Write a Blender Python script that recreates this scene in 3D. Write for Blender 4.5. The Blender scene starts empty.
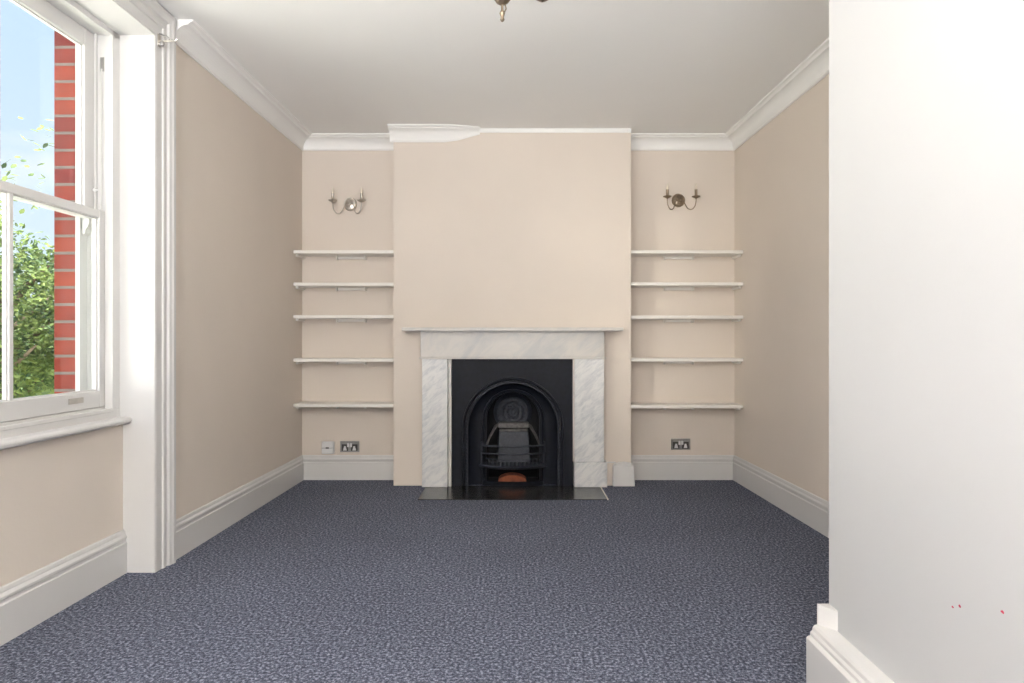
import bpy, math, random
from mathutils import Vector, Matrix
random.seed(7)
PI = math.pi
SC = bpy.context.scene
COL = SC.collection

# ------------------------------------------------------------------ camera, world, light, exposure
F = 650.0; VX = 515.0; VY = 340.0; EYE = 1.08
cam = bpy.data.cameras.new('camera'); cam.lens = F / 1024 * 36; cam.sensor_width = 36
cam.shift_x = (512 - VX) / 1024; cam.shift_y = -(341.5 - VY) / 1024
cam.clip_start = 0.05
camo = bpy.data.objects.new('camera', cam); COL.objects.link(camo)
camo.location = (0, 0, EYE); camo.rotation_euler = (PI / 2, 0, 0)
SC.camera = camo
SC.view_settings.view_transform = 'Standard'; SC.view_settings.look = 'None'
SC.view_settings.gamma = 1; SC.view_settings.use_curve_mapping = False
SC.view_settings.exposure = 0.06

w = bpy.data.worlds.new('sky'); SC.world = w; w.use_nodes = True
nt = w.node_tree; nt.nodes.clear()
out = nt.nodes.new('ShaderNodeOutputWorld'); bg = nt.nodes.new('ShaderNodeBackground')
tc = nt.nodes.new('ShaderNodeTexCoord'); sp = nt.nodes.new('ShaderNodeSeparateXYZ')
rp = nt.nodes.new('ShaderNodeValToRGB'); ns = nt.nodes.new('ShaderNodeTexNoise'); mx = nt.nodes.new('ShaderNodeMixRGB')
r2 = nt.nodes.new('ShaderNodeValToRGB'); mp = nt.nodes.new('ShaderNodeMapping')
rp.color_ramp.elements[0].position = 0.0; rp.color_ramp.elements[0].color = (0.78, 0.89, 1.0, 1)
rp.color_ramp.elements[1].position = 0.5; rp.color_ramp.elements[1].color = (0.52, 0.71, 1.0, 1)
mp.inputs['Scale'].default_value = (1, 1, 3.5); ns.inputs['Scale'].default_value = 3.2; ns.inputs['Detail'].default_value = 6
r2.color_ramp.elements[0].position = 0.52; r2.color_ramp.elements[0].color = (0, 0, 0, 1)
r2.color_ramp.elements[1].position = 0.75; r2.color_ramp.elements[1].color = (1, 1, 1, 1)
mx.inputs['Color2'].default_value = (0.95, 0.97, 1.0, 1)
L = nt.links.new
L(tc.outputs['Generated'], sp.inputs[0]); L(sp.outputs['Z'], rp.inputs[0]); L(tc.outputs['Generated'], mp.inputs[0])
L(mp.outputs[0], ns.inputs['Vector']); L(ns.outputs['Fac'], r2.inputs[0]); L(r2.outputs[0], mx.inputs['Fac'])
L(rp.outputs[0], mx.inputs['Color1']); L(mx.outputs[0], bg.inputs['Color']); L(bg.outputs[0], out.inputs[0])
bg.inputs['Strength'].default_value = 1.12

# hazy daylight falling in through the windows of the left wall
sun = bpy.data.lights.new('daylight', 'SUN'); sun.energy = 1.05; sun.angle = math.radians(13); sun.color = (1.0, 0.93, 0.83)
so = bpy.data.objects.new('daylight', sun); COL.objects.link(so)
so.rotation_euler = Vector((1.0, 0.92, -0.09)).to_track_quat('-Z', 'Y').to_euler()
so.location = (-6, -2, 6)
# added sun, in line with the window wall; its bounce brightens the ceiling
s2_ = bpy.data.lights.new('bounce_sun', 'SUN'); s2_.energy = 29; s2_.angle = math.radians(1.5); s2_.color = (1.0, 0.97, 0.93)
s2o = bpy.data.objects.new('bounce_sun', s2_); COL.objects.link(s2o); s2o.location = (-6, 6, 12)
s2o.rotation_euler = Vector((0.0, -0.42, -1.0)).to_track_quat('-Z', 'Y').to_euler()
# upward fill light, added behind the camera to brighten ceiling and walls
al = bpy.data.lights.new('rear_fill', 'AREA'); al.shape = 'RECTANGLE'; al.size = 2.3; al.size_y = 1.7
al.energy = 590; al.color = (0.98, 0.99, 1.0)
ao = bpy.data.objects.new('rear_fill', al); COL.objects.link(ao)
ao.location = (-0.35, -2.9, 1.15); ao.rotation_euler = (math.radians(174), 0, math.radians(14))
# upward fill light, added inside the room below the unseen second window
a2 = bpy.data.lights.new('side_fill', 'AREA'); a2.shape = 'RECTANGLE'; a2.size = 0.5; a2.size_y = 1.6
a2.energy = 70; a2.color = (0.98, 0.985, 1.0)
a2o = bpy.data.objects.new('side_fill', a2); COL.objects.link(a2o)
a2o.location = (-1.45, -0.7, 0.8); a2o.rotation_euler = (math.radians(172), 0, math.radians(-60))

# ------------------------------------------------------------------ materials
def mat(name, col, rough=0.6, metal=0.0, noise=None, bump=None, spec=0.5, coat=0.0):
    """noise=(scale, amount) gentle colour variation, bump=(scale, strength)"""
    m = bpy.data.materials.new(name); m.use_nodes = True
    n = m.node_tree.nodes; l = m.node_tree.links.new
    b = n['Principled BSDF']
    b.inputs['Base Color'].default_value = (*col, 1); b.inputs['Roughness'].default_value = rough
    b.inputs['Metallic'].default_value = metal; b.inputs['Specular IOR Level'].default_value = spec
    b.inputs['Coat Weight'].default_value = coat
    t = n.new('ShaderNodeTexCoord')
    if noise:
        x = n.new('ShaderNodeTexNoise'); x.inputs['Scale'].default_value = noise[0]; x.inputs['Detail'].default_value = 4
        l(t.outputs['Object'], x.inputs['Vector'])
        r = n.new('ShaderNodeValToRGB'); a = noise[1]
        r.color_ramp.elements[0].position = 0.3; r.color_ramp.elements[1].position = 0.7
        r.color_ramp.elements[0].color = (*[c * (1 - a) for c in col], 1)
        r.color_ramp.elements[1].color = (*[min(1, c * (1 + a)) for c in col], 1)
        l(x.outputs['Fac'], r.inputs[0]); l(r.outputs[0], b.inputs['Base Color'])
    if bump:
        y = n.new('ShaderNodeTexNoise'); y.inputs['Scale'].default_value = bump[0]; y.inputs['Detail'].default_value = 3
        l(t.outputs['Object'], y.inputs['Vector'])
        bb = n.new('ShaderNodeBump'); bb.inputs['Strength'].default_value = bump[1]; bb.inputs['Distance'].default_value = 0.01
        l(y.outputs['Fac'], bb.inputs['Height']); l(bb.outputs[0], b.inputs['Normal'])
    return m

M = {}
M['cream'] = mat('cream_wall_paint', (0.75, 0.665, 0.583), 0.75, noise=(1.6, 0.025), bump=(60, 0.04), spec=0.3)
M['white_wall'] = mat('pale_wall_paint', (0.585, 0.578, 0.572), 0.75, noise=(2.0, 0.012), bump=(60, 0.03), spec=0.3)
M['ceiling'] = mat('ceiling_paint', (0.92, 0.905, 0.875), 0.85, noise=(1.5, 0.01), spec=0.2)
M['gloss'] = mat('white_gloss_paint', (0.69, 0.67, 0.65), 0.38, noise=(3, 0.012))
M['shelf'] = mat('shelf_paint', (0.90, 0.86, 0.80), 0.45, noise=(5, 0.02))
M['iron'] = mat('black_cast_iron', (0.007, 0.0085, 0.014), 0.5, 0.0, noise=(30, 0.3), bump=(160, 0.08), spec=0.22)
M['iron_bright'] = mat('glossier_cast_iron', (0.016, 0.018, 0.026), 0.34, 0.2, noise=(30, 0.3), bump=(160, 0.06), spec=0.6)  # a little lighter and glossier than the black iron
M['iron_grey'] = mat('worn_grey_iron', (0.027, 0.031, 0.043), 0.5, 0.1, noise=(60, 0.4), bump=(120, 0.3))
M['iron_pale'] = mat('pale_iron', (0.15, 0.14, 0.135), 0.7, 0.0, noise=(50, 0.35))  # lighter iron for the ledge; on side arms, colour replaces missing light
M['soot'] = mat('soot_black_lining', (0.012, 0.012, 0.013), 0.9, noise=(30, 0.3))
M['terracotta'] = mat('terracotta_firebrick', (0.28, 0.08, 0.035), 0.85, noise=(25, 0.3), bump=(80, 0.3))
M['brass'] = mat('aged_metal', (0.30, 0.235, 0.17), 0.32, 0.9, noise=(40, 0.15))
M['nickel'] = mat('dull_nickel', (0.55, 0.51, 0.46), 0.3, 0.9, noise=(30, 0.1))
M['steel'] = mat('brushed_steel', (0.42, 0.41, 0.39), 0.38, 0.85, noise=(60, 0.1))
M['plastic'] = mat('white_plastic', (0.80, 0.79, 0.78), 0.35, noise=(5, 0.01))
M['dark_plastic'] = mat('dark_grey_plastic', (0.07, 0.065, 0.06), 0.4, noise=(5, 0.05))
M['bulb'] = mat('cream_candle_bulb', (0.78, 0.70, 0.58), 0.3, noise=(5, 0.02))
M['red'] = mat('red_mark', (0.55, 0.05, 0.10), 0.7, noise=(50, 0.2))
M['slate'] = mat('black_slate', (0.030, 0.030, 0.032), 0.22, noise=(12, 0.35), bump=(35, 0.06), spec=0.7)
M['strip'] = mat('pale_stone_edging', (0.68, 0.64, 0.58), 0.6, noise=(20, 0.1))
M['bark'] = mat('tree_bark', (0.16, 0.12, 0.08), 0.9, noise=(12, 0.3), bump=(20, 0.5))
M['bounce_pale'] = mat('bounce_slab_pale', (0.72, 0.70, 0.66), 0.85, noise=(4, 0.08), bump=(12, 0.2))
M['grass'] = mat('lawn', (0.07, 0.12, 0.03), 0.9, noise=(3, 0.3), bump=(40, 0.5))

def marble(name, base, vein, scale, dist):
    m = bpy.data.materials.new(name); m.use_nodes = True
    n = m.node_tree.nodes; l = m.node_tree.links.new; b = n['Principled BSDF']
    t = n.new('ShaderNodeTexCoord'); m0 = n.new('ShaderNodeMapping'); m0.inputs['Rotation'].default_value = (0, math.radians(42), 0)
    mp = n.new('ShaderNodeMapping'); mp.inputs['Scale'].default_value = (1, 1, 3.4)
    l(t.outputs['Object'], m0.inputs[0]); l(m0.outputs[0], mp.inputs[0])
    a = n.new('ShaderNodeTexNoise'); a.inputs['Scale'].default_value = scale; a.inputs['Detail'].default_value = 9
    a.inputs['Roughness'].default_value = 0.68; a.inputs['Distortion'].default_value = dist
    l(mp.outputs[0], a.inputs['Vector'])
    r = n.new('ShaderNodeValToRGB'); r.color_ramp.elements[0].position = 0.36; r.color_ramp.elements[1].position = 0.58
    r.color_ramp.elements[0].color = (*vein, 1); r.color_ramp.elements[1].color = (*base, 1)
    l(a.outputs['Fac'], r.inputs[0]); l(r.outputs[0], b.inputs['Base Color'])
    b.inputs['Roughness'].default_value = 0.35
    return m
M['marble'] = marble('veined_white_marble', (0.77, 0.76, 0.74), (0.57, 0.575, 0.585), 9, 0.5)
M['marble_warm'] = marble('honed_warm_marble', (0.64, 0.60, 0.55), (0.52, 0.51, 0.495), 2.2, 0.8)

def carpet():
    m = bpy.data.materials.new('blue_grey_carpet'); m.use_nodes = True
    n = m.node_tree.nodes; l = m.node_tree.links.new; b = n['Principled BSDF']
    t = n.new('ShaderNodeTexCoord')
    a = n.new('ShaderNodeTexNoise'); a.inputs['Scale'].default_value = 88; a.inputs['Detail'].default_value = 5; a.inputs['Roughness'].default_value = 0.75
    l(t.outputs['Object'], a.inputs['Vector'])
    r = n.new('ShaderNodeValToRGB'); e = r.color_ramp.elements
    e[0].position = 0.36; e[0].color = (0.034, 0.038, 0.056, 1); e[1].position = 0.66; e[1].color = (0.46, 0.48, 0.58, 1)
    x = e.new(0.5); x.color = (0.110, 0.120, 0.164, 1)
    l(a.outputs['Fac'], r.inputs[0])
    c = n.new('ShaderNodeTexNoise'); c.inputs['Scale'].default_value = 1.3; c.inputs['Detail'].default_value = 3
    l(t.outputs['Object'], c.inputs['Vector'])
    r3 = n.new('ShaderNodeValToRGB'); r3.color_ramp.elements[0].position = 0.3; r3.color_ramp.elements[1].position = 0.7
    r3.color_ramp.elements[0].color = (0.86, 0.86, 0.86, 1); r3.color_ramp.elements[1].color = (1, 1, 1, 1)
    l(c.outputs['Fac'], r3.inputs[0])
    mu = n.new('ShaderNodeMixRGB'); mu.blend_type = 'MULTIPLY'; mu.inputs[0].default_value = 1
    l(r.outputs[0], mu.inputs[1]); l(r3.outputs[0], mu.inputs[2]); l(mu.outputs[0], b.inputs['Base Color'])
    bb = n.new('ShaderNodeBump'); bb.inputs['Strength'].default_value = 0.6; bb.inputs['Distance'].default_value = 0.008
    l(a.outputs['Fac'], bb.inputs['Height']); l(bb.outputs[0], b.inputs['Normal'])
    b.inputs['Roughness'].default_value = 0.95; b.inputs['Specular IOR Level'].default_value = 0.1
    b.inputs['Sheen Weight'].default_value = 0.0; b.inputs['Sheen Roughness'].default_value = 0.5
    return m
M['carpet'] = carpet()

def brick():
    m = bpy.data.materials.new('red_brick'); m.use_nodes = True
    n = m.node_tree.nodes; l = m.node_tree.links.new; b = n['Principled BSDF']
    t = n.new('ShaderNodeTexCoord'); s = n.new('ShaderNodeSeparateXYZ'); c = n.new('ShaderNodeCombineXYZ')
    ad = n.new('ShaderNodeMath'); ad.operation = 'ADD'
    l(t.outputs['Object'], s.inputs[0]); l(s.outputs['X'], ad.inputs[0]); l(s.outputs['Y'], ad.inputs[1])
    sh = n.new('ShaderNodeMath'); sh.operation = 'ADD'; sh.inputs[1].default_value = 0.095; l(ad.outputs[0], sh.inputs[0])
    l(sh.outputs[0], c.inputs['X']); l(s.outputs['Z'], c.inputs['Y'])
    k = n.new('ShaderNodeTexBrick'); k.offset = 0.0; k.inputs['Scale'].default_value = 1
    k.inputs['Brick Width'].default_value = 0.225; k.inputs['Row Height'].default_value = 0.0775; k.inputs['Mortar Size'].default_value = 0.007
    k.inputs['Mortar Smooth'].default_value = 0.15; k.inputs['Bias'].default_value = 0.0
    k.inputs['Color1'].default_value = (0.22, 0.022, 0.020, 1); k.inputs['Color2'].default_value = (0.38, 0.060, 0.028, 1)
    k.inputs['Mortar'].default_value = (0.25, 0.20, 0.18, 1)
    l(c.outputs[0], k.inputs['Vector'])
    q = n.new('ShaderNodeTexNoise'); q.inputs['Scale'].default_value = 14; q.inputs['Detail'].default_value = 5
    l(t.outputs['Object'], q.inputs['Vector'])
    mu = n.new('ShaderNodeMixRGB'); mu.blend_type = 'MULTIPLY'; mu.inputs[0].default_value = 0.45
    l(k.outputs['Color'], mu.inputs[1]); l(q.outputs['Fac'], mu.inputs[2]); l(mu.outputs[0], b.inputs['Base Color'])
    bb = n.new('ShaderNodeBump'); bb.inputs['Strength'].default_value = 0.5; bb.inputs['Distance'].default_value = 0.01; bb.invert = True
    l(k.outputs['Fac'], bb.inputs['Height']); l(bb.outputs[0], b.inputs['Normal'])
    b.inputs['Roughness'].default_value = 0.9
    return m
M['brick'] = brick()

def glass():
    m = bpy.data.materials.new('window_glass'); m.use_nodes = True
    n = m.node_tree.nodes; l = m.node_tree.links.new; n.clear()
    o = n.new('ShaderNodeOutputMaterial'); x = n.new('ShaderNodeMixShader'); t = n.new('ShaderNodeBsdfTransparent')
    g = n.new('ShaderNodeBsdfGlossy'); g.inputs['Roughness'].default_value = 0.02
    lw = n.new('ShaderNodeLayerWeight'); lw.inputs['Blend'].default_value = 0.5
    pw = n.new('ShaderNodeMath'); pw.operation = 'POWER'; pw.inputs[1].default_value = 5; l(lw.outputs['Facing'], pw.inputs[0])
    fr = n.new('ShaderNodeMath'); fr.operation = 'MULTIPLY_ADD'; fr.inputs[1].default_value = 0.5; fr.inputs[2].default_value = 0.025; l(pw.outputs[0], fr.inputs[0])
    ns = n.new('ShaderNodeTexNoise'); ns.inputs['Scale'].default_value = 2; bp_ = n.new('ShaderNodeBump')
    bp_.inputs['Strength'].default_value = 0.02; l(ns.outputs['Fac'], bp_.inputs['Height']); l(bp_.outputs[0], g.inputs['Normal'])
    t.inputs['Color'].default_value = (0.97, 0.985, 0.98, 1)
    l(fr.outputs[0], x.inputs[0]); l(t.outputs[0], x.inputs[1]); l(g.outputs[0], x.inputs[2]); l(x.outputs[0], o.inputs[0])
    return m
M['glass'] = glass()

def leaf(name, c1, c2):
    m = bpy.data.materials.new(name); m.use_nodes = True
    n = m.node_tree.nodes; l = m.node_tree.links.new; n.clear()
    o = n.new('ShaderNodeOutputMaterial'); x = n.new('ShaderNodeMixShader'); d = n.new('ShaderNodeBsdfDiffuse'); tr = n.new('ShaderNodeBsdfTranslucent')
    t = n.new('ShaderNodeTexCoord'); q = n.new('ShaderNodeTexNoise'); q.inputs['Scale'].default_value = 6; q.inputs['Detail'].default_value = 3
    l(t.outputs['Object'], q.inputs['Vector']); r = n.new('ShaderNodeValToRGB')
    r.color_ramp.elements[0].position = 0.35; r.color_ramp.elements[0].color = (*c1, 1)
    r.color_ramp.elements[1].position = 0.65; r.color_ramp.elements[1].color = (*c2, 1)
    l(q.outputs['Fac'], r.inputs[0]); l(r.outputs[0], d.inputs['Color']); l(r.outputs[0], tr.inputs['Color'])
    x.inputs[0].default_value = 0.4; l(d.outputs[0], x.inputs[1]); l(tr.outputs[0], x.inputs[2]); l(x.outputs[0], o.inputs[0])
    return m
M['leaf'] = leaf('bright_leaf', (0.08, 0.13, 0.08), (0.30, 0.38, 0.13))
M['leaf_dark'] = leaf('dark_leaf', (0.03, 0.06, 0.03), (0.09, 0.14, 0.06))

# ------------------------------------------------------------------ mesh helpers
class MB:
    def __init__(self, xf=None):
        self.v = []; self.f = []; self.s = []; self.xf = xf
    def add(self, vs, fs, smooth=False):
        o = len(self.v)
        for p in vs:
            p = Vector(p)
            self.v.append(self.xf @ p if self.xf else p)
        for f in fs: self.f.append([i + o for i in f]); self.s.append(smooth)
        return self
    def box(self, x0, x1, y0, y1, z0, z1, bev=0.0):
        x0, x1 = sorted((x0, x1)); y0, y1 = sorted((y0, y1)); z0, z1 = sorted((z0, z1))
        if bev <= 0:
            vs = [(x, y, z) for x in (x0, x1) for y in (y0, y1) for z in (z0, z1)]
            return self.add(vs, [(0,1,3,2),(4,6,7,5),(0,4,5,1),(2,3,7,6),(0,2,6,4),(1,5,7,3)])
        b = bev; X = (x0, x1); Y = (y0, y1); Z = (z0, z1); sg = (1, -1); vs = []; idx = {}
        for i in (0, 1):
            for j in (0, 1):
                for k in (0, 1):
                    px, py, pz = X[i], Y[j], Z[k]; dx, dy, dz = sg[i]*b, sg[j]*b, sg[k]*b
                    idx[(i,j,k,'x')] = len(vs); vs.append((px, py+dy, pz+dz))
                    idx[(i,j,k,'y')] = len(vs); vs.append((px+dx, py, pz+dz))
                    idx[(i,j,k,'z')] = len(vs); vs.append((px+dx, py+dy, pz))
        fs = []
        for i in (0,1): fs.append([idx[(i,0,0,'x')], idx[(i,1,0,'x')], idx[(i,1,1,'x')], idx[(i,0,1,'x')]])
        for j in (0,1): fs.append([idx[(0,j,0,'y')], idx[(1,j,0,'y')], idx[(1,j,1,'y')], idx[(0,j,1,'y')]])
        for k in (0,1): fs.append([idx[(0,0,k,'z')], idx[(1,0,k,'z')], idx[(1,1,k,'z')], idx[(0,1,k,'z')]])
        for i in (0,1):
            for j in (0,1): fs.append([idx[(i,j,0,'x')], idx[(i,j,1,'x')], idx[(i,j,1,'y')], idx[(i,j,0,'y')]])
            for k in (0,1): fs.append([idx[(i,0,k,'x')], idx[(i,1,k,'x')], idx[(i,1,k,'z')], idx[(i,0,k,'z')]])
        for j in (0,1):
            for k in (0,1): fs.append([idx[(0,j,k,'y')], idx[(1,j,k,'y')], idx[(1,j,k,'z')], idx[(0,j,k,'z')]])
        for i in (0,1):
            for j in (0,1):
                for k in (0,1): fs.append([idx[(i,j,k,a)] for a in 'xyz'])
        return self.add(vs, fs)
    def tube(self, pts, r, n=10, closed=False, caps=True):
        pts = [Vector(p) for p in pts]; m = len(pts); rs = r if isinstance(r, (list, tuple)) else [r] * m
        tang = []
        for i in range(m):
            a = pts[(i-1) % m] if (closed or i > 0) else pts[i]; b = pts[(i+1) % m] if (closed or i < m-1) else pts[i]
            tang.append((b - a).normalized())
        ref = Vector((0, 1, 0)) if abs(tang[0].y) < 0.9 else Vector((0, 0, 1))
        nrm = (ref - tang[0] * ref.dot(tang[0])).normalized(); vs = []
        for i in range(m):
            nrm = (nrm - tang[i] * nrm.dot(tang[i])).normalized(); bi = tang[i].cross(nrm)
            for k in range(n):
                a = 2 * PI * k / n; vs.append(pts[i] + (nrm * math.cos(a) + bi * math.sin(a)) * rs[i])
        fs = []
        for i in range(m if closed else m - 1):
            j = (i + 1) % m
            for k in range(n): fs.append([i*n+k, i*n+(k+1) % n, j*n+(k+1) % n, j*n+k])
        self.add(vs, fs, True)
        if caps and not closed: self.f.append([len(self.v)-m*n+k for k in range(n)]); self.s.append(False); \
            self.f.append([len(self.v)-n+k for k in range(n)]); self.s.append(False)
        return self
    def lathe(self, prof, c=(0,0,0), axis='z', n=28):
        """prof: (radius, height) list"""
        c = Vector(c); vs = []
        for r, h in prof:
            for k in range(n):
                a = 2*PI*k/n; x, y = max(r, 1e-4)*math.cos(a), max(r, 1e-4)*math.sin(a)
                p = {'z': (x, y, h), 'y': (x, h, y), 'x': (h, x, y)}[axis]; vs.append(c + Vector(p))
        fs = []
        for i in range(len(prof)-1):
            for k in range(n): fs.append([i*n+k, i*n+(k+1) % n, (i+1)*n+(k+1) % n, (i+1)*n+k])
        return self.add(vs, fs, True)
    def loft(self, rings, closed=False, smooth=True):
        n = len(rings[0]); vs = [p for r in rings for p in r]; fs = []
        for i in range(len(rings)-1):
            for k in range(n if closed else n-1): fs.append([i*n+k, i*n+(k+1) % n, (i+1)*n+(k+1) % n, (i+1)*n+k])
        return self.add(vs, fs, smooth)
    def build(self, name, m, parent=None, loc=None):
        me = bpy.data.meshes.new(name); me.from_pydata([tuple(p) for p in self.v], [], self.f)
        me.polygons.foreach_set('use_smooth', self.s); me.materials.append(M[m] if isinstance(m, str) else m)
        me.update()
        import bmesh
        b = bmesh.new(); b.from_mesh(me); bmesh.ops.recalc_face_normals(b, faces=b.faces); b.to_mesh(me); b.free()
        if any(self.s):
            try: me.set_sharp_from_angle(angle=math.radians(40))
            except Exception: pass
        o = bpy.data.objects.new(name, me); COL.objects.link(o)
        if parent: o.parent = parent
        if loc: o.location = loc
        return o

def empty(name, loc=(0, 0, 0)):
    o = bpy.data.objects.new(name, None); COL.objects.link(o); o.location = loc; o.empty_display_size = 0.1; return o
def tag(o, label=None, cat=None, group=None, kind=None):
    if label: o['label'] = label
    if cat: o['category'] = cat
    if group: o['group'] = group
    if kind: o['kind'] = kind
    return o
def S(o): o['kind'] = 'structure'; return o
def copy_tree(o, parent=None):
    c = o.copy(); COL.objects.link(c)
    if parent: c.parent = parent
    for ch in list(o.children): copy_tree(ch, c)
    return c

def sweep(mb, prof, path, end_scale=None):
    """prof (d, z): d is offset to the LEFT of the walking direction; mitred corners in plan"""
    P = [Vector((p[0], p[1])) for p in path]; n = len(P); rings = []
    for i in range(n):
        dirs = []
        if i > 0: dirs.append((P[i]-P[i-1]).normalized())
        if i < n-1: dirs.append((P[i+1]-P[i]).normalized())
        nn = [Vector((-d.y, d.x)) for d in dirs]
        if len(nn) == 1: off = nn[0]
        else:
            s = (nn[0] + nn[1]); off = s / max(0.2, (1 + nn[0].dot(nn[1])))
        k = 1.0
        if end_scale and i in end_scale: k = end_scale[i]
        zt = prof[0][1] if k == 1 else max(z for _, z in prof)
        rings.append([(P[i].x + off.x*d*k, P[i].y + off.y*d*k, zt - (zt - z)*k if k != 1 else z) for d, z in prof])
    mb.loft(rings, closed=True, smooth=False)
    m = len(prof); base = len(mb.v) - n*m
    mb.f.append([base+k for k in range(m)]); mb.s.append(False)
    mb.f.append([base+(n-1)*m+k for k in range(m)]); mb.s.append(False)
    return mb

# ------------------------------------------------------------------ setting: walls
H = 2.647
BY = 5.03; FY = 4.82                     # alcove wall, chimney breast face
BX0, BX1 = -0.901, 0.860
SL = 0.019                             # the window wall runs a touch out of square
def LXw(y): return -1.682 + SL*(y-3.19)
def RXw(y): return 1.699 + 0.02*(5-y)
XL = Matrix(((1, SL, 0, -1.682), (-SL, 1, 0, 3.19), (0, 0, 1, 0), (0, 0, 0, 1)))   # local (n, t, z) of the window wall
T = lambda y: y - 3.19
Y0 = -3.0
S(MB().box(-2.0, 2.4, Y0-0.1, 5.6, -0.12, 0.0).build('floor', 'carpet'))
S(MB().box(-2.15, 2.4, Y0-0.3, 5.6, H, H+0.15).build('ceiling', 'ceiling'))
# back wall either side of the breast
S(MB().box(-1.9, BX0+0.02, BY, BY+0.2, 0, H).box(BX1-0.02, 2.0, BY, BY+0.2, 0, H).build('wall_back', 'cream'))
HX0, HX1, HZ = -0.47, 0.435, 0.945      # fireplace hole
S(MB().box(BX0, HX0, FY, 5.5, 0, H).box(HX1, BX1, FY, 5.5, 0, H).box(HX0, HX1, FY, 5.5, HZ, H)
  .box(HX0, HX1, 5.42, 5.5, 0, HZ).build('wall_chimney_breast', 'cream'))
# right wall and the near pier
v = [(RXw(5.1), 5.1), (RXw(1.9), 1.9), (2.3, 1.9), (2.3, 5.1)]
S(MB().add([(x, y, z) for z in (0, H) for x, y in v], [(0,1,2,3), (4,5,6,7), (0,1,5,4), (1,2,6,5), (2,3,7,6), (3,0,4,7)]).build('wall_right', 'cream'))
NX = 0.966
pier = S(MB().box(NX, 2.3, Y0, 2.0, 0, H).build('wall_near_right', 'white_wall'))
for px, py, r in ((953, 607, 0.0028), (960, 606, 0.0032), (1003, 612, 0.0034)):
    y = F*NX/(px-VX); z = EYE-(py-VY)*y/F; g = MB(); ring = []
    for k in range(10):
        a = 2*PI*k/10; q = r*(0.7+0.5*random.random()); ring.append((NX-0.0008, y+1.6*q*math.cos(a), z+q*math.sin(a)))
    g.add([(NX-0.0012, y, z)]+ring, [(0, 1+k, 1+(k+1) % 10) for k in range(10)]); g.build('red_mark', 'red', pier)
# unseen rear wall, its wide opening made to let in fill light
S(MB().box(-2.0, -1.55, Y0-0.2, Y0, 0, H).box(0.85, 1.2, Y0-0.2, Y0, 0, H).box(-1.55, 0.85, Y0-0.2, Y0, 0, 0.6)
  .box(-1.55, 0.85, Y0-0.2, Y0, 2.4, H).build('wall_rear', 'cream'))

# window wall: two recesses
RA, RB = T(1.32), T(3.02)               # visible window
OFF = -2.9                              # second window, behind the camera
wl = MB(XL); tk = -0.28
wl.box(tk, 0, RB+0.0, T(5.1), 0, H)
wl.box(tk, 0, RB+OFF, RA, 0, H); wl.box(tk, 0, T(-3.1), RA+OFF, 0, H)
for o in (0, OFF):
    wl.box(tk, -0.135, RA+o, RB+o, 0, 0.70); wl.box(tk, 0, RA+o, RB+o, 2.50, H)
S(wl.build('wall_left', 'cream'))
# outer brick skin, its reveal stands inside the sight line of the panes
wb = MB(XL)
BR0, BR1 = T(1.41), T(2.93)
wb.box(-0.395, -0.281, BR1, T(6.5), -0.6, 3.4); wb.box(-0.395, -0.281, BR1+OFF, BR0, -0.6, 3.4); wb.box(-0.395, -0.281, T(-4), BR0+OFF, -0.6, 3.4)
for o in (0, OFF):
    wb.box(-0.395, -0.281, BR0+o, BR1+o, -0.6, 0.70); wb.box(-0.395, -0.281, BR0+o, BR1+o, 2.52, 3.4)
S(wb.build('wall_exterior', 'brick'))

# skirting boards
def skirt(h=0.190, t=0.018):
    return [(0.0, 0.0), (t, 0.0), (t, h*0.70), (t*0.72, h*0.72), (t*0.72, h*0.775), (t*0.98, h*0.80), (t*0.98, h*0.85),
            (t*0.60, h*0.905), (t*0.60, h*0.93), (t*0.45, h*0.985), (t*0.30, h), (0.0, h)]
# walking so that the room is on the left hand
BL = (LXw(BY), BY); BR = (RXw(BY), BY)
def run(name, path, prof=None, keep=None):
    """mitre the whole path, keep one segment per object"""
    prof = prof or skirt()
    for i in range(len(path)-1):
        if keep and i not in keep: continue
        nm = name[i]
        m = MB(); P = [Vector(p) for p in path]
        # use neighbours only for the mitre
        lo, hi = max(0, i-1), min(len(path)-1, i+2)
        tmp = MB(); sweep(tmp, prof, path[lo:hi+1]); k = len(prof); s0 = (i-lo)*k
        vs = tmp.v[s0:s0+2*k]; m.loft([vs[:k], vs[k:]], closed=True, smooth=False)
        m.f.append(list(range(k))); m.s.append(False); m.f.append(list(range(k, 2*k))); m.s.append(False)
        S(m.build(nm, 'gloss'))
lp = [(BX0, BY), BL, (LXw(3.178), 3.178)]
run({0: 'baseboard_back', 1: 'baseboard_left'}, lp)
rp_ = [(RXw(2.0), 2.0), BR, (BX1, BY)]
run({0: 'baseboard_right', 1: 'baseboard_back'}, rp_)
# under the window
m = MB(XL); pr = skirt(0.20, 0.020); rings = []
for t in (RB, RA): rings.append([(-0.135+d, t, z) for d, z in pr])
m.loft(rings, closed=True, smooth=False); k = len(pr); m.f += [list(range(k)), list(range(k, 2*k))]; m.s += [False, False]
S(m.build('baseboard_window', 'gloss'))
# stub of skirting on the right of the breast
bb = MB(); bb.box(0.722, 0.884, 4.792, FY, 0, 0.150, 0.003)
bb.add([(x, y, z) for y in (4.794, FY) for x, z in ((0.724, 0.150), (0.882, 0.150), (0.870, 0.168), (0.806, 0.180), (0.738, 0.168))],
       [(0,1,2,3,4), (5,6,7,8,9), (0,1,6,5), (1,2,7,6), (2,3,8,7), (3,4,9,8), (4,0,5,9)])
bb.box(BX1, 0.884, FY, 4.975, 0, 0.150)
bb.box(0.675, 0.745, 4.806, FY, 0.170, 0.178)
S(bb.build('baseboard_chimney_breast', 'gloss'))
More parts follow.
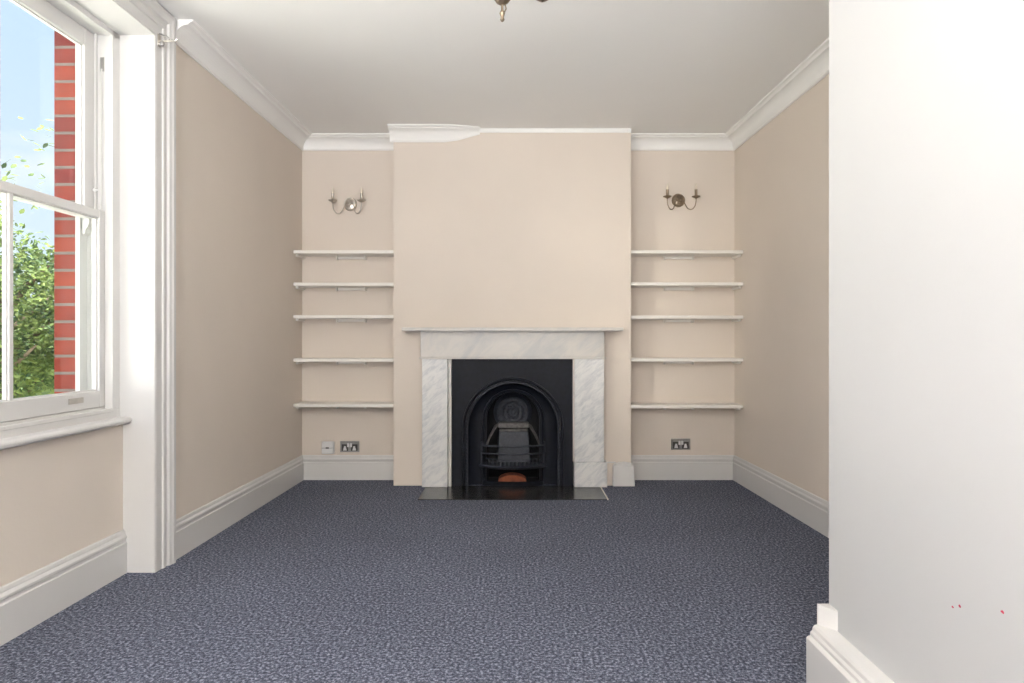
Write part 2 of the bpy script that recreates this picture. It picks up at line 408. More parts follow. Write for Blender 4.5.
# near pier skirting: deep moulded board and the taller block at its end
m = MB(); pr = [(0, 0), (0.072, 0), (0.072, 0.168), (0.066, 0.173), (0.060, 0.174), (0.060, 0.184), (0.054, 0.190), (0.052, 0.200), (0.046, 0.206), (0.030, 0.208), (0, 0.208)]
sweep(m, pr, [(NX, 1.995), (NX, Y0)][::-1]); 
# the sweep must lie on the room side (smaller X)
S(m.build('baseboard_near_right', 'gloss'))
tp = [(NX, 2.0), (NX-0.037, 2.0), (NX-0.037, 1.992), (NX, 1.945)]
S(MB().add([(x, y, z) for z in (0.19, 0.269) for x, y in tp], [(0,1,2,3), (4,5,6,7), (0,1,5,4), (1,2,6,5), (2,3,7,6), (3,0,4,7)]).build('trim_5', 'gloss'))

# cornices
def corn():
    p = [(0, H-0.102), (0.010, H-0.102), (0.012, H-0.096)]
    for i in range(9):
        a = i/8*PI/2; p.append((0.016 + 0.066*(1-math.cos(a)), H-0.094 + 0.070*math.sin(a)))
    return p + [(0.086, H-0.016), (0.094, H-0.012), (0.106, H-0.010), (0.108, H), (0, H)]
S(sweep(MB(), corn(), [(BX0, BY), BL, (LXw(3.18), 3.18)]).build('trim_1', 'ceiling'))
S(sweep(MB(), corn(), [(-0.26, FY), (-0.42, FY), (-0.52, FY), (-0.925, FY)], {0: 0.42, 1: 0.86}).build('trim_4', 'ceiling'))
S(sweep(MB(), corn(), [(RXw(2.0), 2.0), BR, (BX1, BY)]).build('trim_2', 'ceiling'))
S(MB().box(-0.30, BX1, FY-0.004, FY, H-0.030, H).build('trim_3', 'ceiling'))

# ------------------------------------------------------------------ the sash window
def sash_window():
    root = empty('window_1', (0, 0, 0)); S(root)
    X = XL; y0, y1 = RA, RB
    # reveal panels and soffit
    m = MB(X); m.box(-0.153, 0.014, y1-0.005, y1, 0, 2.500); m.box(-0.153, 0.014, y0, y0+0.005, 0, 2.500)
    m.box(-0.153, 0.014, y0, y1, 2.495, 2.500)
    m.build('reveal_panel', 'gloss', root)
    # architrave: inner flat, then stepped moulding, legs and head
    def prof(d0):
        return [(0.0, 0.0), (0.012, 0.0), (0.016, 0.004), (0.016, 0.050), (0.022, 0.054), (0.024, 0.066), (0.018, 0.072), (0.018, 0.088),
                (0.028, 0.094), (0.032, 0.112), (0.036, 0.120), (0.036, 0.138), (0.0, 0.142)]
    m = MB(X); pr = prof(0)
    sc_h = (H-0.004-2.50)/0.142
    rings = [[(n, y1+d, 0) for n, d in pr], [(n, y1+d, 2.50+d*sc_h) for n, d in pr], [(n, y0-d, 2.50+d*sc_h) for n, d in pr], [(n, y0-d, 0) for n, d in pr]]
    m.loft(rings, closed=True, smooth=False); m.build('architrave', 'gloss', root)
    # inner lining of the box frame
    a, b = T(1.378), T(2.963)
    m = MB(X); m.box(-0.185, -0.150, b, y1, 0.765, 2.498); m.box(-0.185, -0.150, y0, a, 0.765, 2.498)
    m.box(-0.185, -0.150, y0, y1, 2.470, 2.498); m.box(-0.185, -0.150, y0, y1, 0.72, 0.765, 0.002)
    m.box(-0.158, -0.146, a-0.004, b+0.004, 0.752, 0.769, 0.002)
    m.box(-0.28, -0.185, b+0.012, y1, 0.70, 2.498); m.box(-0.28, -0.185, y0, a-0.012, 0.70, 2.498)   # pulley stiles
    m.box(-0.28, -0.185, a-0.012, b+0.012, 2.478, 2.498); m.box(-0.34, -0.185, a-0.012, b+0.012, 0.70, 0.775)
    m.box(-0.234, -0.226, b-0.002, b+0.013, 0.775, 2.478); m.box(-0.234, -0.226, a-0.013, a+0.002, 0.775, 2.478)   # parting beads
    m.box(-0.295, -0.276, b-0.038, b+0.02, 0.775, 2.498); m.box(-0.295, -0.276, a-0.02, a+0.038, 0.775, 2.498)     # outer linings
    m.build('box_frame', 'gloss', root)
    # sill board with rounded nose
    m = MB(X); nose = [(-0.150, 0.695), (-0.100, 0.695)]
    for i in range(7):
        q = -PI/2 + i/6*PI; nose.append((-0.105+0.014*math.cos(q), 0.710+0.0145*math.sin(q)))
    nose += [(-0.150, 0.7246)]
    m.loft([[(n, t, z) for n, z in nose] for t in (y0, y1)], closed=True, smooth=False)
    m.f += [list(range(len(nose))), list(range(len(nose), 2*len(nose)))]; m.s += [False, False]
    m.build('window_sill', 'gloss', root)
    # sashes
    bars = [T(1.922), T(2.432)]
    def sash(name, n0, n1, zb, zt, rb, rt, st, y_in, rails):
        g = MB(X); yA, yB = a-y_in, b+y_in
        g.box(n1, n0, yA, yA+st, zb, zt, 0.002); g.box(n1, n0, yB-st, yB, zb, zt, 0.002)
        g.box(n1, n0, yA+st, yB-st, zb, zb+rb, 0.002); g.box(n1, n0, yA+st, yB-st, zt-rt, zt, 0.002)
        for q_ in bars: g.box(n1+0.004, n0-0.003, q_-0.010, q_+0.010, zb+rb, zt-rt, 0.002)
        lights = [(yA+st, bars[0]-0.010), (bars[0]+0.010, bars[1]-0.010), (bars[1]+0.010, yB-st)]
        # glazing rebate mould
        for u, v_ in lights:
            g.box(n0-0.024, n0-0.012, u, u+0.006, zb+rb, zt-rt); g.box(n0-0.024, n0-0.012, v_-0.006, v_, zb+rb, zt-rt)
            g.box(n0-0.024, n0-0.012, u, v_, zb+rb, zb+rb+0.006); g.box(n0-0.024, n0-0.012, u, v_, zt-rt-0.006, zt-rt)
        o = g.build(name, 'gloss', root)
        for u, v_ in lights:
            MB(X).box(n0-0.021, n0-0.018, u, v_, zb+rb, zt-rt).build('glass_pane', 'glass', o)
        return o
    lo = sash('lower_sash', -0.187, -0.224, 0.777, 1.667, 0.075, 0.036, 0.045, 0.010, 0)
    up = sash('upper_sash', -0.236, -0.274, 1.630, 2.476, 0.036, 0.076, 0.072, 0.010, 0)
    for sy in (a-0.008, b-0.028):       # sash horns
        h = MB(X); pz = [(-0.240, 1.630), (-0.272, 1.630), (-0.272, 1.565), (-0.266, 1.556), (-0.258, 1.563), (-0.256, 1.580), (-0.246, 1.592), (-0.242, 1.606)]
        h.loft([[(n, t, z) for n, z in pz] for t in (sy, sy+0.036)], closed=True, smooth=False)
        h.f += [list(range(8)), list(range(8, 16))]; h.s += [False, False]; h.build('sash_horn', 'gloss', up)
    # sash lift plate
    g = MB(X); yl = T(2.774); g.box(-0.187, -0.1835, yl-0.045, yl+0.045, 0.808, 0.832, 0.001); l_ = g.build('sash_lift', 'nickel', lo)
    l_['label'] = 'small metal finger plate'
    # pulley and sash stop
    g = MB(X); yy = b+0.012; g.box(-0.214, -0.196, yy-0.003, yy, 2.31, 2.375, 0.001); p = g.build('sash_pulley', 'steel', root)
    g = MB(X); g.lathe([(0.0, -0.010), (0.006, -0.010), (0.009, -0.004), (0.009, 0.0), (0.005, 0.003), (0.005, 0.008)], (-0.222, b-0.010, 1.762), 'x', 14); g.build('sash_stop', 'plastic', root)
    g = MB(X); g.tube([(-0.205, b+0.006, 2.32), (-0.206, b+0.006, 1.67)], 0.003, 6); g.build('sash_cord', 'gloss', root)
    return root
W1 = sash_window()
W2 = copy_tree(W1); W2.name = 'window_2'; W2.location = XL.to_3x3() @ Vector((0, OFF, 0))

# curtain pole bracket on the architrave corner
bk = empty('curtain_bracket', (0, 0, 0)); tag(bk, 'small metal curtain pole bracket at the top corner of the window architrave', 'bracket', 'curtain fittings')
g = MB(XL); yb = T(3.045); zb = 2.482
g.box(0.015, 0.020, yb-0.012, yb+0.012, zb-0.030, zb+0.030, 0.002); g.lathe([(0.0, 0.006), (0.007, 0.006), (0.009, 0.0)], (0.020, yb, zb-0.016), 'x', 12)
g.build('mounting_plate', 'nickel', bk)
g = MB(XL); g.tube([(0.018, yb, zb-0.004), (0.095, yb, zb-0.002), (0.102, yb, zb+0.006)], 0.0045, 8); g.build('arm', 'nickel', bk)
g = MB(XL); g.tube([(0.018, yb, zb+0.034), (0.050, yb, zb+0.020), (0.084, yb, zb+0.002)], 0.003, 8); g.build('brace', 'steel', bk)
g = MB(XL); g.lathe([(0.0, -0.028), (0.009, -0.025), (0.012, -0.016), (0.009, -0.007), (0.004, -0.002)], (0.034, yb-0.004, zb), 'z', 14); g.build('knob', 'steel', bk)

# ------------------------------------------------------------------ fireplace surround
fs = empty('fireplace_surround', (-0.018, 4.78, 0)); tag(fs, 'white marble fireplace surround with plain pilasters and a thin mantel shelf', 'fireplace')
def P(mb, name, m, parent):   # world-space mesh under a moved empty
    o = mb.build(name, m); o.parent = parent; o.matrix_parent_inverse = Matrix.Translation(parent.location).inverted(); return o
g = MB(); g.box(-0.812, 0.776, 4.655, FY, 1.145, 1.170, 0.003); P(g, 'mantel_shelf', 'marble_warm', fs)
g = MB(); g.box(-0.690, 0.652, 4.745, FY, 0.956, 1.145, 0.002); P(g, 'frieze', 'marble_warm', fs)
g = MB(); g.box(-0.697, 0.664, 4.736, FY, 0.941, 0.956, 0.002); P(g, 'moulding', 'marble_warm', fs)
g = MB(); g.box(-0.679, -0.492, 4.743, FY, 0.0065, 0.941, 0.002); P(g, 'pilaster', 'marble', fs)
g = MB(); g.box(0.436, 0.650, 4.743, FY, 0.19, 0.941, 0.002); P(g, 'pilaster', 'marble', fs)
g = MB(); g.box(0.432, 0.672, 4.733, FY, 0.0065, 0.190, 0.003); P(g, 'plinth', 'marble', fs)
g = MB(); g.box(-0.489, -0.466, 4.762, FY, 0.0065, 0.941, 0.001); P(g, 'slip', 'marble_warm', fs)
g = MB(); g.box(0.424, 0.436, 4.757, FY, 0.19, 0.941, 0.001); P(g, 'slip', 'marble_warm', fs)

# hearth
hb = S_h = MB().box(-0.655, 0.622, 4.385, 4.795, 0.0, 0.006, 0.001).build('hearth', 'slate')
tag(hb, 'flat black slate hearth slab set into the carpet before the fireplace', 'hearth')
g = MB().box(0.622, 0.631, 4.385, 4.735, 0.0, 0.009, 0.001); g.build('edging_strip', 'strip', hb)['label'] = 'thin pale edging strip'

# ------------------------------------------------------------------ cast-iron insert
fi = empty('fireplace_insert', (-0.015, 4.82, 0)); tag(fi, 'black cast iron arched fireplace insert with a bowed fire grate', 'fireplace insert')
def arch(cx, cz, r, y, zb, extra=(), n=48):
    angs = sorted(set([PI*i/n for i in range(n+1)] + list(extra)), reverse=True)
    pts = [(cx-r, y, zb), (cx-r, y, zb+(cz-zb)*0.33), (cx-r, y, zb+(cz-zb)*0.66)]
    pts += [(cx+r*math.cos(a), y, cz+r*math.sin(a)) for a in angs]
    return pts + [(cx+r, y, zb+(cz-zb)*0.66), (cx+r, y, zb+(cz-zb)*0.33), (cx+r, y, zb)]
PY = 4.795; cx, cz, R1 = -0.015, 0.428, 0.372
X0, X1, ZT = -0.4665, 0.4290, 0.941
ca = math.atan2(ZT-cz, X1-cx); cb = math.atan2(ZT-cz, X0-cx); EX = (ca, cb)
inner = arch(cx, cz, R1, PY, 0.006, EX); outer = []
for p in inner:
    dx, dz = p[0]-cx, p[2]-cz
    if dz <= 1e-6: outer.append((X0 if dx < 0 else X1, PY, p[2])); continue
    ks = [(ZT-cz)/dz]
    if dx > 1e-9: ks.append((X1-cx)/dx)
    if dx < -1e-9: ks.append((X0-cx)/dx)
    k = min(ks); outer.append((cx+dx*k, PY, cz+dz*k))
g = MB()
back = lambda ring, y: [(p[0], y, p[2]) for p in ring]
g.loft([back(outer, 4.86), outer, inner], smooth=False)
# raised border
P(g, 'front_plate', 'iron', fi)
# beaded arch moulding
g = MB(); g.loft([arch(cx, cz, r, y, 0.006, EX) for r, y in ((0.376, PY), (0.374, PY-0.010), (0.366, PY-0.016), (0.358, PY-0.010), (0.354, PY+0.002), (0.340, PY-0.004), (0.332, PY-0.002), (0.328, PY+0.012))])
rope = arch(cx, cz, 0.347, PY-0.006, 0.02, (), 62)
legs = [(cx-0.347, PY-0.006, 0.02+i*0.0136) for i in range(30)]
path = legs + [(cx+0.347*math.cos(a), PY-0.006, cz+0.347*math.sin(a)) for a in [PI-PI*i/80 for i in range(81)]] + [(2*cx-p[0], p[1], p[2]) for p in legs[::-1]]
g.tube(path, [0.0105 if i % 2 else 0.0055 for i in range(len(path))], 6)
P(g, 'beaded_moulding', 'iron_bright', fi)
# splayed cheek between the mouldings and the inner ring
R2, cz2 = 0.222, 0.484
g = MB(); rr = []
for u, y in ((0, PY+0.010), (0.12, PY+0.030), (0.5, PY+0.045), (0.88, PY+0.055), (1.0, PY+0.050)):
    r = 0.328+(R2-0.328)*u; c = cz+(cz2-cz)*u; rr.append(arch(cx+0.0*u, c, r, y, 0.006, EX))
g.loft(rr); P(g, 'splayed_cheek', 'iron', fi)
g = MB(); g.loft([arch(cx, cz2, r, y, 0.006, EX) for r, y in ((0.230, PY+0.050), (0.228, PY+0.034), (0.219, PY+0.026), (0.210, PY+0.034), (0.207, PY+0.060), (0.200, PY+0.062), (0.198, PY+0.090))])
P(g, 'inner_ring', 'iron_bright', fi)
# throat and fireback
g = MB(); g.loft([arch(cx, cz2, r, y, 0.006, EX) for r, y in ((0.198, PY+0.09), (0.195, 5.06), (0.192, 5.10))])
ring = arch(cx, cz2, 0.192, 5.10, 0.006, EX); g.add(ring, [list(range(len(ring)))]); g.add([(cx-0.2, 4.8, 0.007), (cx+0.2, 4.8, 0.007), (cx+0.2, 5.1, 0.007), (cx-0.2, 5.1, 0.007)], [(0,1,2,3)])
P(g, 'fire_chamber', 'soot', fi)
# round medallion with concentric rings
g = MB(); mc = (cx-0.003, 5.06, 0.520); pr = [(0.0, -0.022), (0.014, -0.020), (0.020, -0.012), (0.030, -0.012), (0.036, -0.018), (0.044, -0.012), (0.060, -0.012), (0.068, -0.019), (0.076, -0.012), (0.094, -0.012), (0.103, -0.020), (0.112, -0.012), (0.122, -0.008), (0.128, 0.0), (0.128, 0.02)]
g.lathe([(r*1.17, h) for r, h in pr], mc, 'y', 40)
for i in range(8):
    a = 2*PI*i/8; c = Vector(mc)+Vector((0.052*math.cos(a), -0.013, 0.052*math.sin(a))); g.lathe([(0.0, -0.007), (0.006, -0.005), (0.009, 0.0)], c, 'y', 8)
    for q in (0.085,):
        c = Vector(mc)+Vector((q*math.cos(a+0.3), -0.013, q*math.sin(a+0.3))); g.lathe([(0.0, -0.006), (0.005, -0.004), (0.008, 0.0)], c, 'y', 8)
P(g, 'medallion', 'iron_grey', fi)
# tapering fireback block with its pale top ledge
g = MB(); g.add([(-0.130, 4.90, 0.16), (0.113, 4.90, 0.16), (0.098, 4.965, 0.385), (-0.118, 4.965, 0.385), (-0.150, 5.04, 0.16), (0.133, 5.04, 0.16), (0.105, 5.04, 0.385), (-0.125, 5.04, 0.385)],
                [(0,1,2,3), (4,5,6,7), (0,1,5,4), (3,2,6,7), (0,3,7,4), (1,2,6,5)]); P(g, 'fireback', 'iron_grey', fi)
g = MB(); g.box(-0.128, 0.106, 4.945, 5.05, 0.410, 0.448, 0.005); g.box(-0.118, 0.098, 4.950, 5.05, 0.384, 0.402, 0.003)
P(g, 'smoke_ledge', 'iron_pale', fi)
for s in (-1, 1):
    g = MB(); x = cx+s*0.112
    g.loft([[(x, 4.945, 0.435), (x, 5.0, 0.445), (x+s*0.03, 5.0, 0.425), (x+s*0.030, 4.945, 0.412)],
            [(x+s*0.048, 4.90, 0.36), (x+s*0.048, 4.96, 0.37), (x+s*0.072, 4.96, 0.35), (x+s*0.076, 4.90, 0.335)],
            [(x+s*0.082, 4.86, 0.29), (x+s*0.082, 4.92, 0.30), (x+s*0.094, 4.92, 0.29), (x+s*0.098, 4.86, 0.28)]], closed=True, smooth=True)
    P(g, 'side_arm', 'iron_pale', fi)
# grate: bowed bars, ledge, teeth
gr = MB(); P_bar = []
def bow(z, hw, y0, y1, n=20): return [(cx+hw*u, y0+(y1-y0)*(1-u*u), z) for u in [-1+2*i/n for i in range(n+1)]]
g = MB(); g.add([], [])
g.loft([bow(0.136, 0.232, 4.80, 4.722), bow(0.150, 0.250, 4.79, 4.702), bow(0.160, 0.253, 4.79, 4.698), bow(0.166, 0.245, 4.80, 4.712), bow(0.166, 0.200, 4.89, 4.86), bow(0.136, 0.200, 4.89, 4.86), bow(0.136, 0.232, 4.80, 4.722)], smooth=False)
gb = P(g, 'fire_grate', 'iron_grey', fi)
def C(mb, name, m, parent, top):
    o = mb.build(name, m); o.parent = parent; o.matrix_parent_inverse = parent.matrix_parent_inverse.copy() if False else Matrix.Identity(4)
    return o
for z, hw in ((0.302, 0.232), (0.246, 0.232)):
    g = MB(); g.tube(bow(z, hw, 4.80, 4.735), 0.0075, 8); o = g.build('grate_bar', 'iron_grey'); o.parent = gb
for s in (-1, 1):
    g = MB(); g.tube([(cx+s*0.229, 4.803, 0.16), (cx+s*0.229, 4.803, 0.33)], 0.009, 8)
    o = g.build('grate_upright', 'iron_grey'); o.parent = gb
g = MB()
for i in range(13):
    u = -0.78+1.56*i/12; x = cx+0.225*u; y = 4.80-0.072*(1-u*u)
    g.box(x-0.004, x+0.004, y-0.004, y+0.004, 0.164, 0.205)
g.tube(bow(0.208, 0.20, 4.795, 4.728), 0.004, 6)
o = g.build('grate_teeth', 'iron_grey'); o.parent = gb
# terracotta bricks glimpsed under the grate
g = MB(); sec = [(cx-0.005+0.105*math.cos(PI-PI*i/12), 0.035+0.048*math.sin(PI*i/12)) for i in range(13)]
g.loft([[(x, y, z) for x, z in sec] for y in (4.79, 4.90)], closed=True, smooth=False); g.f += [list(range(13)), list(range(13, 26))]; g.s += [False, False]
P(g, 'firebrick', 'terracotta', fi)['label'] = 'orange terracotta brick below the grate'
g = MB(); g.loft([bow(0.010, 0.22, 4.80, 4.755), bow(0.034, 0.22, 4.80, 4.752), bow(0.040, 0.215, 4.815, 4.77), bow(0.010, 0.20, 4.83, 4.79)], smooth=False)
P(g, 'ash_lip', 'iron', fi)

# ------------------------------------------------------------------ alcove shelves
ZS = [1.724, 1.483, 1.241, 0.917, 0.579]; rank = ['topmost', 'second from the top', 'middle', 'fourth from the top', 'lowest']
def shelf(side, z):
    y0 = 4.838; yb = BY-0.001
    if side == 'left': xa, xb = LXw(y0)+0.002, BX0-0.002; xc, xd = LXw(yb)+0.002, BX0-0.002
    else: xa, xb = BX1+0.002, RXw(y0)-0.002; xc, xd = BX1+0.002, RXw(yb)-0.002
    r = empty('wall_shelf', ((xa+xb)/2, 4.92, z)); t = 0.025
    g = MB(); b = 0.003
    lo = [(xa, y0, z+b), (xb, y0, z+b), (xd, yb, z+b), (xc, yb, z+b)]
    rings = [[(xa, y0+b, z), (xb, y0+b, z), (xd, yb, z), (xc, yb, z)], lo, [(p[0], p[1], z+t-b) for p in lo], [(xa, y0+b, z+t), (xb, y0+b, z+t), (xd, yb, z+t), (xc, yb, z+t)]]
    g.loft(rings, closed=True, smooth=False); g.f += [[0, 1, 2, 3], [12, 13, 14, 15]]; g.s += [False, False]
    P(g, 'board', 'shelf', r)
    xw = xa if side == 'left' else xb
    s = 1 if side == 'left' else -1
    g = MB(); g.box(xw+s*0.003, xw+s*0.024, 4.875, BY-0.002, z-0.018, z-0.0005, 0.002); P(g, 'side_batten', 'shelf', r)
    mid = (-1.258 if side == 'left' else 1.260)
    g = MB(); g.box(mid-0.110, mid+0.110, BY-0.020, BY-0.001, z-0.020, z-0.0005, 0.002)
    g.box(mid-0.112, mid-0.104, BY-0.06, BY-0.001, z-0.026, z-0.0005, 0.001); g.box(mid+0.104, mid+0.112, BY-0.06, BY-0.001, z-0.026, z-0.0005, 0.001)
    P(g, 'back_batten', 'shelf', r)
    return r
where = {'left': 'left alcove nearer the window', 'right': 'right alcove'}
for side in ('left', 'right'):
    for i, z in enumerate(ZS):
        tag(shelf(side, z + (0 if side == 'left' else (0, 0.002, -0.003, 0.002, -0.008)[i])), 'cream painted shelf, %s of five in the %s' % (rank[i], where[side]), 'shelf', 'shelves in the %s alcove' % side)

# ------------------------------------------------------------------ wall lights
def sconce(metal):
    r = empty('wall_sconce')
    g = MB(); g.lathe([(0.0, -0.030), (0.010, -0.029), (0.014, -0.024), (0.016, -0.020), (0.030, -0.017), (0.040, -0.013), (0.044, -0.014), (0.050, -0.008), (0.053, 0.0)], (0, 0, 0), 'y', 36); g.build('backplate', metal, r)
    for s in (-1, 1):
        pts = []
        ctrl = [(0.0, -0.026, 0.000), (0.026, -0.034, -0.006), (0.040, -0.048, -0.040), (0.056, -0.066, -0.076), (0.080, -0.084, -0.086), (0.100, -0.096, -0.066), (0.109, -0.100, -0.028), (0.109, -0.100, 0.004)]
        V = [Vector((s*a, b, c)) for a, b, c in ctrl]
        V = [2*V[0]-V[1]] + V + [2*V[-1]-V[-2]]
        for i in range(1, len(V)-2):
            for k in range(5):
                u = k/5; p0, p1, p2, p3 = V[i-1:i+3]
                pts.append(0.5*((2*p1)+(p2-p0)*u+(2*p0-5*p1+4*p2-p3)*u*u+(3*p1-p0-3*p2+p3)*u**3))
        pts.append(V[-2])
        g = MB(); g.tube(pts, 0.0042, 8); arm = g.build('arm', metal, r)
        c = (s*0.109, -0.100, 0)
        g = MB(); g.lathe([(0.004, -0.010), (0.010, -0.004), (0.020, 0.000), (0.031, 0.006), (0.033, 0.010), (0.030, 0.009), (0.012, 0.006), (0.0, 0.006)], c, 'z', 24); g.build('drip_pan', metal, arm)
        g = MB(); g.lathe([(0.011, 0.006), (0.013, 0.010), (0.011, 0.016), (0.0105, 0.056), (0.012, 0.060), (0.0, 0.060)], c, 'z', 18); g.build('candle_sleeve', metal, arm)
        g = MB(); g.lathe([(0.007, 0.060), (0.0085, 0.072), (0.0095, 0.084), (0.007, 0.098), (0.003, 0.108), (0.0, 0.111)], c, 'z', 14); g.build('bulb', 'bulb', arm)
    return r
s1 = sconce('nickel'); s1.location = ((350.4-VX)*BY/F, BY, EYE+135.7*BY/F)
tag(s1, 'two-armed candle wall light above the shelves in the left alcove', 'wall light', 'twin candle wall lights')
s2 = sconce('brass'); s2.location = ((678.4-VX)*BY/F, BY, EYE+139.6*BY/F)
tag(s2, 'two-armed candle wall light above the shelves in the right alcove', 'wall light', 'twin candle wall lights')

# ------------------------------------------------------------------ hanging ceiling light
cl = empty('chandelier', (-0.043, 2.2, 0)); tag(cl, 'aged metal candle chandelier hanging from the ceiling, only its finial in view', 'ceiling light')
q = Vector((0, 0, 0))
g = MB(); g.lathe([(0.0, H-0.001), (0.05, H-0.001), (0.052, H-0.012), (0.03, H-0.026), (0.008, H-0.034), (0.0, H-0.034)], q, 'z', 28); g.build('ceiling_rose', 'brass', cl)
g = MB(); g.lathe([(0.006, H-0.03), (0.006, 2.36), (0.014, 2.35), (0.020, 2.33), (0.012, 2.31), (0.010, 2.285), (0.022, 2.272), (0.031, 2.250), (0.030, 2.236), (0.020, 2.222), (0.008, 2.214), (0.0, 2.213)], q, 'z', 24); g.build('stem', 'brass', cl)
g = MB(); g.lathe([(0.004, 2.216), (0.0045, 2.196), (0.010, 2.186), (0.0055, 2.172), (0.008, 2.164), (0.004, 2.158), (0.0, 2.156)], q, 'z', 16)
g.tube([(0.010, 0, 2.216), (0.013, -0.002, 2.20), (0.006, -0.004, 2.184)], 0.0025, 6); g.build('finial', 'brass', cl)
for k in range(3):
    a = math.radians(33+120*k); d = Vector((math.cos(a), math.sin(a), 0))
    pts = [d*0.02+Vector((0, 0, 2.262)), d*0.06+Vector((0, 0, 2.268)), d*0.105+Vector((0, 0, 2.274)), d*0.150+Vector((0, 0, 2.284)), d*0.166+Vector((0, 0, 2.298)), d*0.167+Vector((0, 0, 2.314))]
    g = MB(); g.tube(pts, 0.0045, 8); arm = g.build('arm', 'brass', cl); c = d*0.167
    hz = 2.281 if k == 0 else 2.300
    g = MB(); g.lathe([(0.004, hz-0.008), (0.014, hz-0.004), (0.028, hz+0.006), (0.030, hz+0.010), (0.012, hz+0.008), (0.0, hz+0.008)], c, 'z', 22); g.build('drip_pan', 'brass', arm)
    g = MB(); g.lathe([(0.011, hz+0.008), (0.0105, hz+0.07), (0.0, hz+0.07)], c, 'z', 16); g.build('candle_sleeve', 'brass', arm)
    g = MB(); g.lathe([(0.008, hz+0.07), (0.013, hz+0.09), (0.008, hz+0.115), (0.0, hz+0.13)], c, 'z', 14); g.build('bulb', 'bulb', arm)

# ------------------------------------------------------------------ sockets
def socket(x, z, label):
    r = empty('wall_socket', (x, BY, z)); tag(r, label, 'socket', 'double power sockets')
    MB().box(-0.074, 0.074, -0.009, 0, -0.043, 0.043, 0.003).build('faceplate', 'steel', r)
    for s in (-1, 1):
        g = MB(); cxx = s*0.036; g.box(cxx-0.025, cxx+0.025, -0.0105, -0.008, -0.034, 0.018, 0.001); so_ = g.build('socket_insert', 'dark_plastic', r)
        g = MB(); 
        g.add([(cxx-0.015, -0.0115, -0.030), (cxx+0.015, -0.0115, -0.030), (cxx+0.006, -0.0115, 0.004), (cxx-0.006, -0.0115, 0.004),
               (cxx-0.015, -0.010, -0.030), (cxx+0.015, -0.010, -0.030), (cxx+0.006, -0.010, 0.004), (cxx-0.006, -0.010, 0.004)],
              [(0,1,2,3), (4,5,6,7), (0,1,5,4), (1,2,6,5), (2,3,7,6), (3,0,4,7)])
        g.build('pin_shutter', 'plastic', so_)
        MB().box(s*0.011-0.008, s*0.011+0.008, -0.015, -0.008, -0.004, 0.026, 0.002).build('switch', 'plastic', r)
        MB().lathe([(0.0, -0.0105), (0.003, -0.0105), (0.0035, -0.009)], (s*0.066, 0, 0), 'y', 10).build('screw', 'steel', r)
socket((349.9-VX)*BY/F, EYE-(446.4-VY)*BY/F, 'brushed metal double socket above the skirting in the left alcove')
socket((680.5-VX)*BY/F, EYE-(444.0-VY)*BY/F, 'brushed metal double socket above the skirting in the right alcove')
r = empty('junction_box', ((328.6-VX)*BY/F, BY, EYE-(447.3-VY)*BY/F)); tag(r, 'white square surface-mounted outlet box left of the double socket', 'outlet box')
MB().box(-0.047, 0.047, -0.030, 0, -0.047, 0.047, 0.005).build('box', 'plastic', r)
MB().box(-0.044, 0.044, -0.036, -0.030, -0.044, 0.044, 0.003).build('cover', 'plastic', r)
MB().box(-0.012, 0.012, -0.0375, -0.035, -0.005, 0.006, 0.0005).build('aperture', 'dark_plastic', r)
MB().box(-0.043, 0.043, -0.0365, -0.0355, -0.0012, 0.0012).build('seam', 'dark_plastic', r)

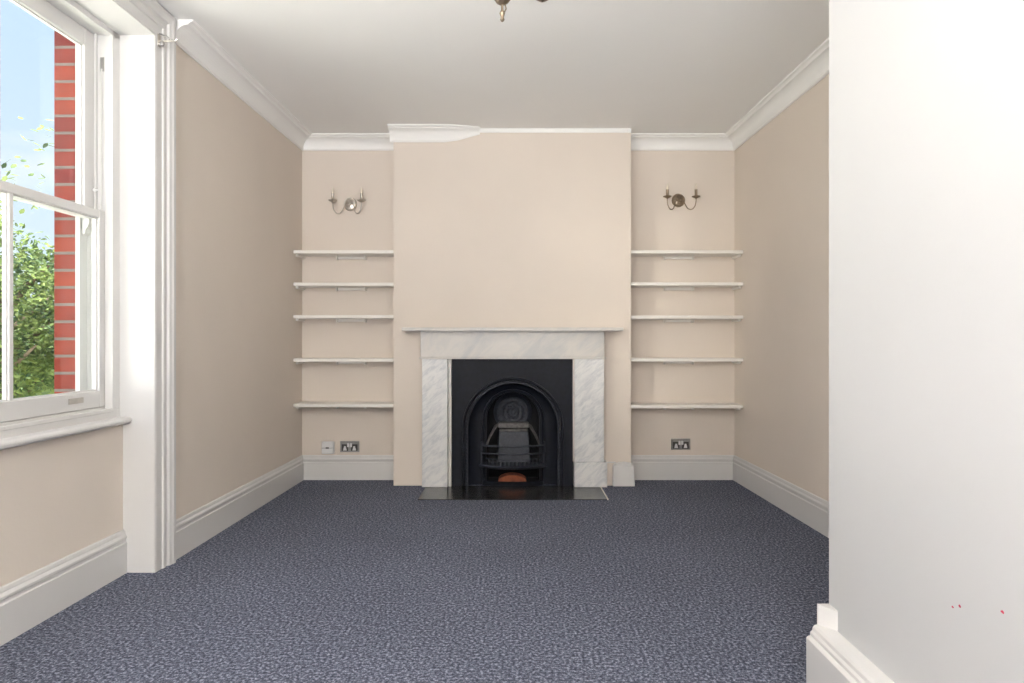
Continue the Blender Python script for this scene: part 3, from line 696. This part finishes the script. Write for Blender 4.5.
# ------------------------------------------------------------------ garden
S(MB().box(-30, -2.1, -14, 40, -0.8, -0.6).build('ground', 'grass'))
S(MB().box(-13, -3.5, -8, 9, -0.61, -0.58).build('bounce_slab', 'bounce_pale'))  # unseen pale slab, added to bounce sunlight up to the ceiling
def tree(name, label, x, y, h, cr, cz_, n, size, m, extra=None):
    rt = empty(name, (x, y, -0.6)); tag(rt, label, 'tree', 'trees beyond the window')
    g = MB(); tips = []
    g.tube([(0, 0, 0), (0.05, 0.03, (cz_+0.6)*0.4), (-0.03, 0.0, (cz_+0.6)*0.8), (0.0, 0.05, cz_+0.6+cr*0.6)], [0.13, 0.10, 0.07, 0.02], 9)
    for i in range(14):
        a = i*2.4; z0 = (cz_+0.6)*(0.45+0.045*i); rr = cr*(0.6+0.3*random.random())
        e = Vector((rr*math.cos(a), rr*math.sin(a), z0+0.3+0.5*random.random()))
        g.tube([(0, 0, z0), e*0.5+Vector((0, 0, z0*0.5+0.05)), e], [0.04, 0.025, 0.008], 6); tips.append(e)
    g.build('trunk', 'bark', rt)
    g = MB(); cl_ = []
    for i in range(int(26)):
        a = random.uniform(0, 2*PI); b = math.asin(random.uniform(-1, 1)); q = random.uniform(0.35, 0.95)
        cl_.append((Vector((cr*q*math.cos(b)*math.cos(a), cr*q*math.cos(b)*math.sin(a), cz_+0.6+cr*1.0*q*math.sin(b))), cr*random.uniform(0.25, 0.42)))
    vs = []; fs = []
    for i in range(n):
        c, rad = cl_[i % len(cl_)]
        d = Vector((random.gauss(0, 1), random.gauss(0, 1), random.gauss(0, 1))).normalized()*rad*random.uniform(0.3, 1.0)**0.5
        p = c+d; ax = Vector((random.gauss(0, 1), random.gauss(0, 1), random.gauss(0, 0.6))).normalized()
        b = ax.cross(Vector((random.gauss(0, 1), random.gauss(0, 1), random.gauss(0, 1)))).normalized(); s = size*random.uniform(0.6, 1.3)
        nrm = ax.cross(b)*s*0.12; o = len(vs)
        vs += [p, p+ax*s*0.35+b*s*0.28+nrm, p+ax*s*0.75+b*s*0.2+nrm, p+ax*s, p+ax*s*0.75-b*s*0.2+nrm, p+ax*s*0.35-b*s*0.28+nrm]
        fs += [(o, o+1, o+2, o+3), (o, o+3, o+4, o+5)]
    for c, rad in (extra or []):
        for q in range(26):
            p = c+Vector((random.gauss(0, 1), random.gauss(0, 1), random.gauss(0, 1)))*rad
            ax = Vector((random.gauss(0, 1), random.gauss(0, 1), random.gauss(0, 0.6))).normalized(); b = ax.cross(Vector((0.3, 0.2, 1))).normalized(); s = size*1.3; o = len(vs)
            vs += [p, p+ax*s*0.35+b*s*0.28, p+ax*s*0.75+b*s*0.2, p+ax*s, p+ax*s*0.75-b*s*0.2, p+ax*s*0.35-b*s*0.28]
            fs += [(o, o+1, o+2, o+3), (o, o+3, o+4, o+5)]
    g.add(vs, fs); g.build('foliage', m, rt)
    return rt
ex = [(Vector((0.62, -0.55, 3.15)), 0.16), (Vector((0.78, -0.45, 3.45)), 0.13), (Vector((0.50, -0.35, 2.9)), 0.25), (Vector((0.2, -0.35, 2.75)), 0.2)]
tree('garden_tree', 'leafy bright green tree close outside the window pane beside the brickwork', -4.95, 6.2, 3, 1.15, 1.15, 11000, 0.055, 'leaf', ex)
tree('garden_tree', 'darker green tree standing further off behind the bright leafy one', -9.4, 11.6, 3, 1.9, 0.9, 8000, 0.12, 'leaf_dark')
tree('garden_tree', 'green bushy tree at the left edge of the window view', -8.3, 7.4, 3, 1.4, 0.9, 8000, 0.10, 'leaf')
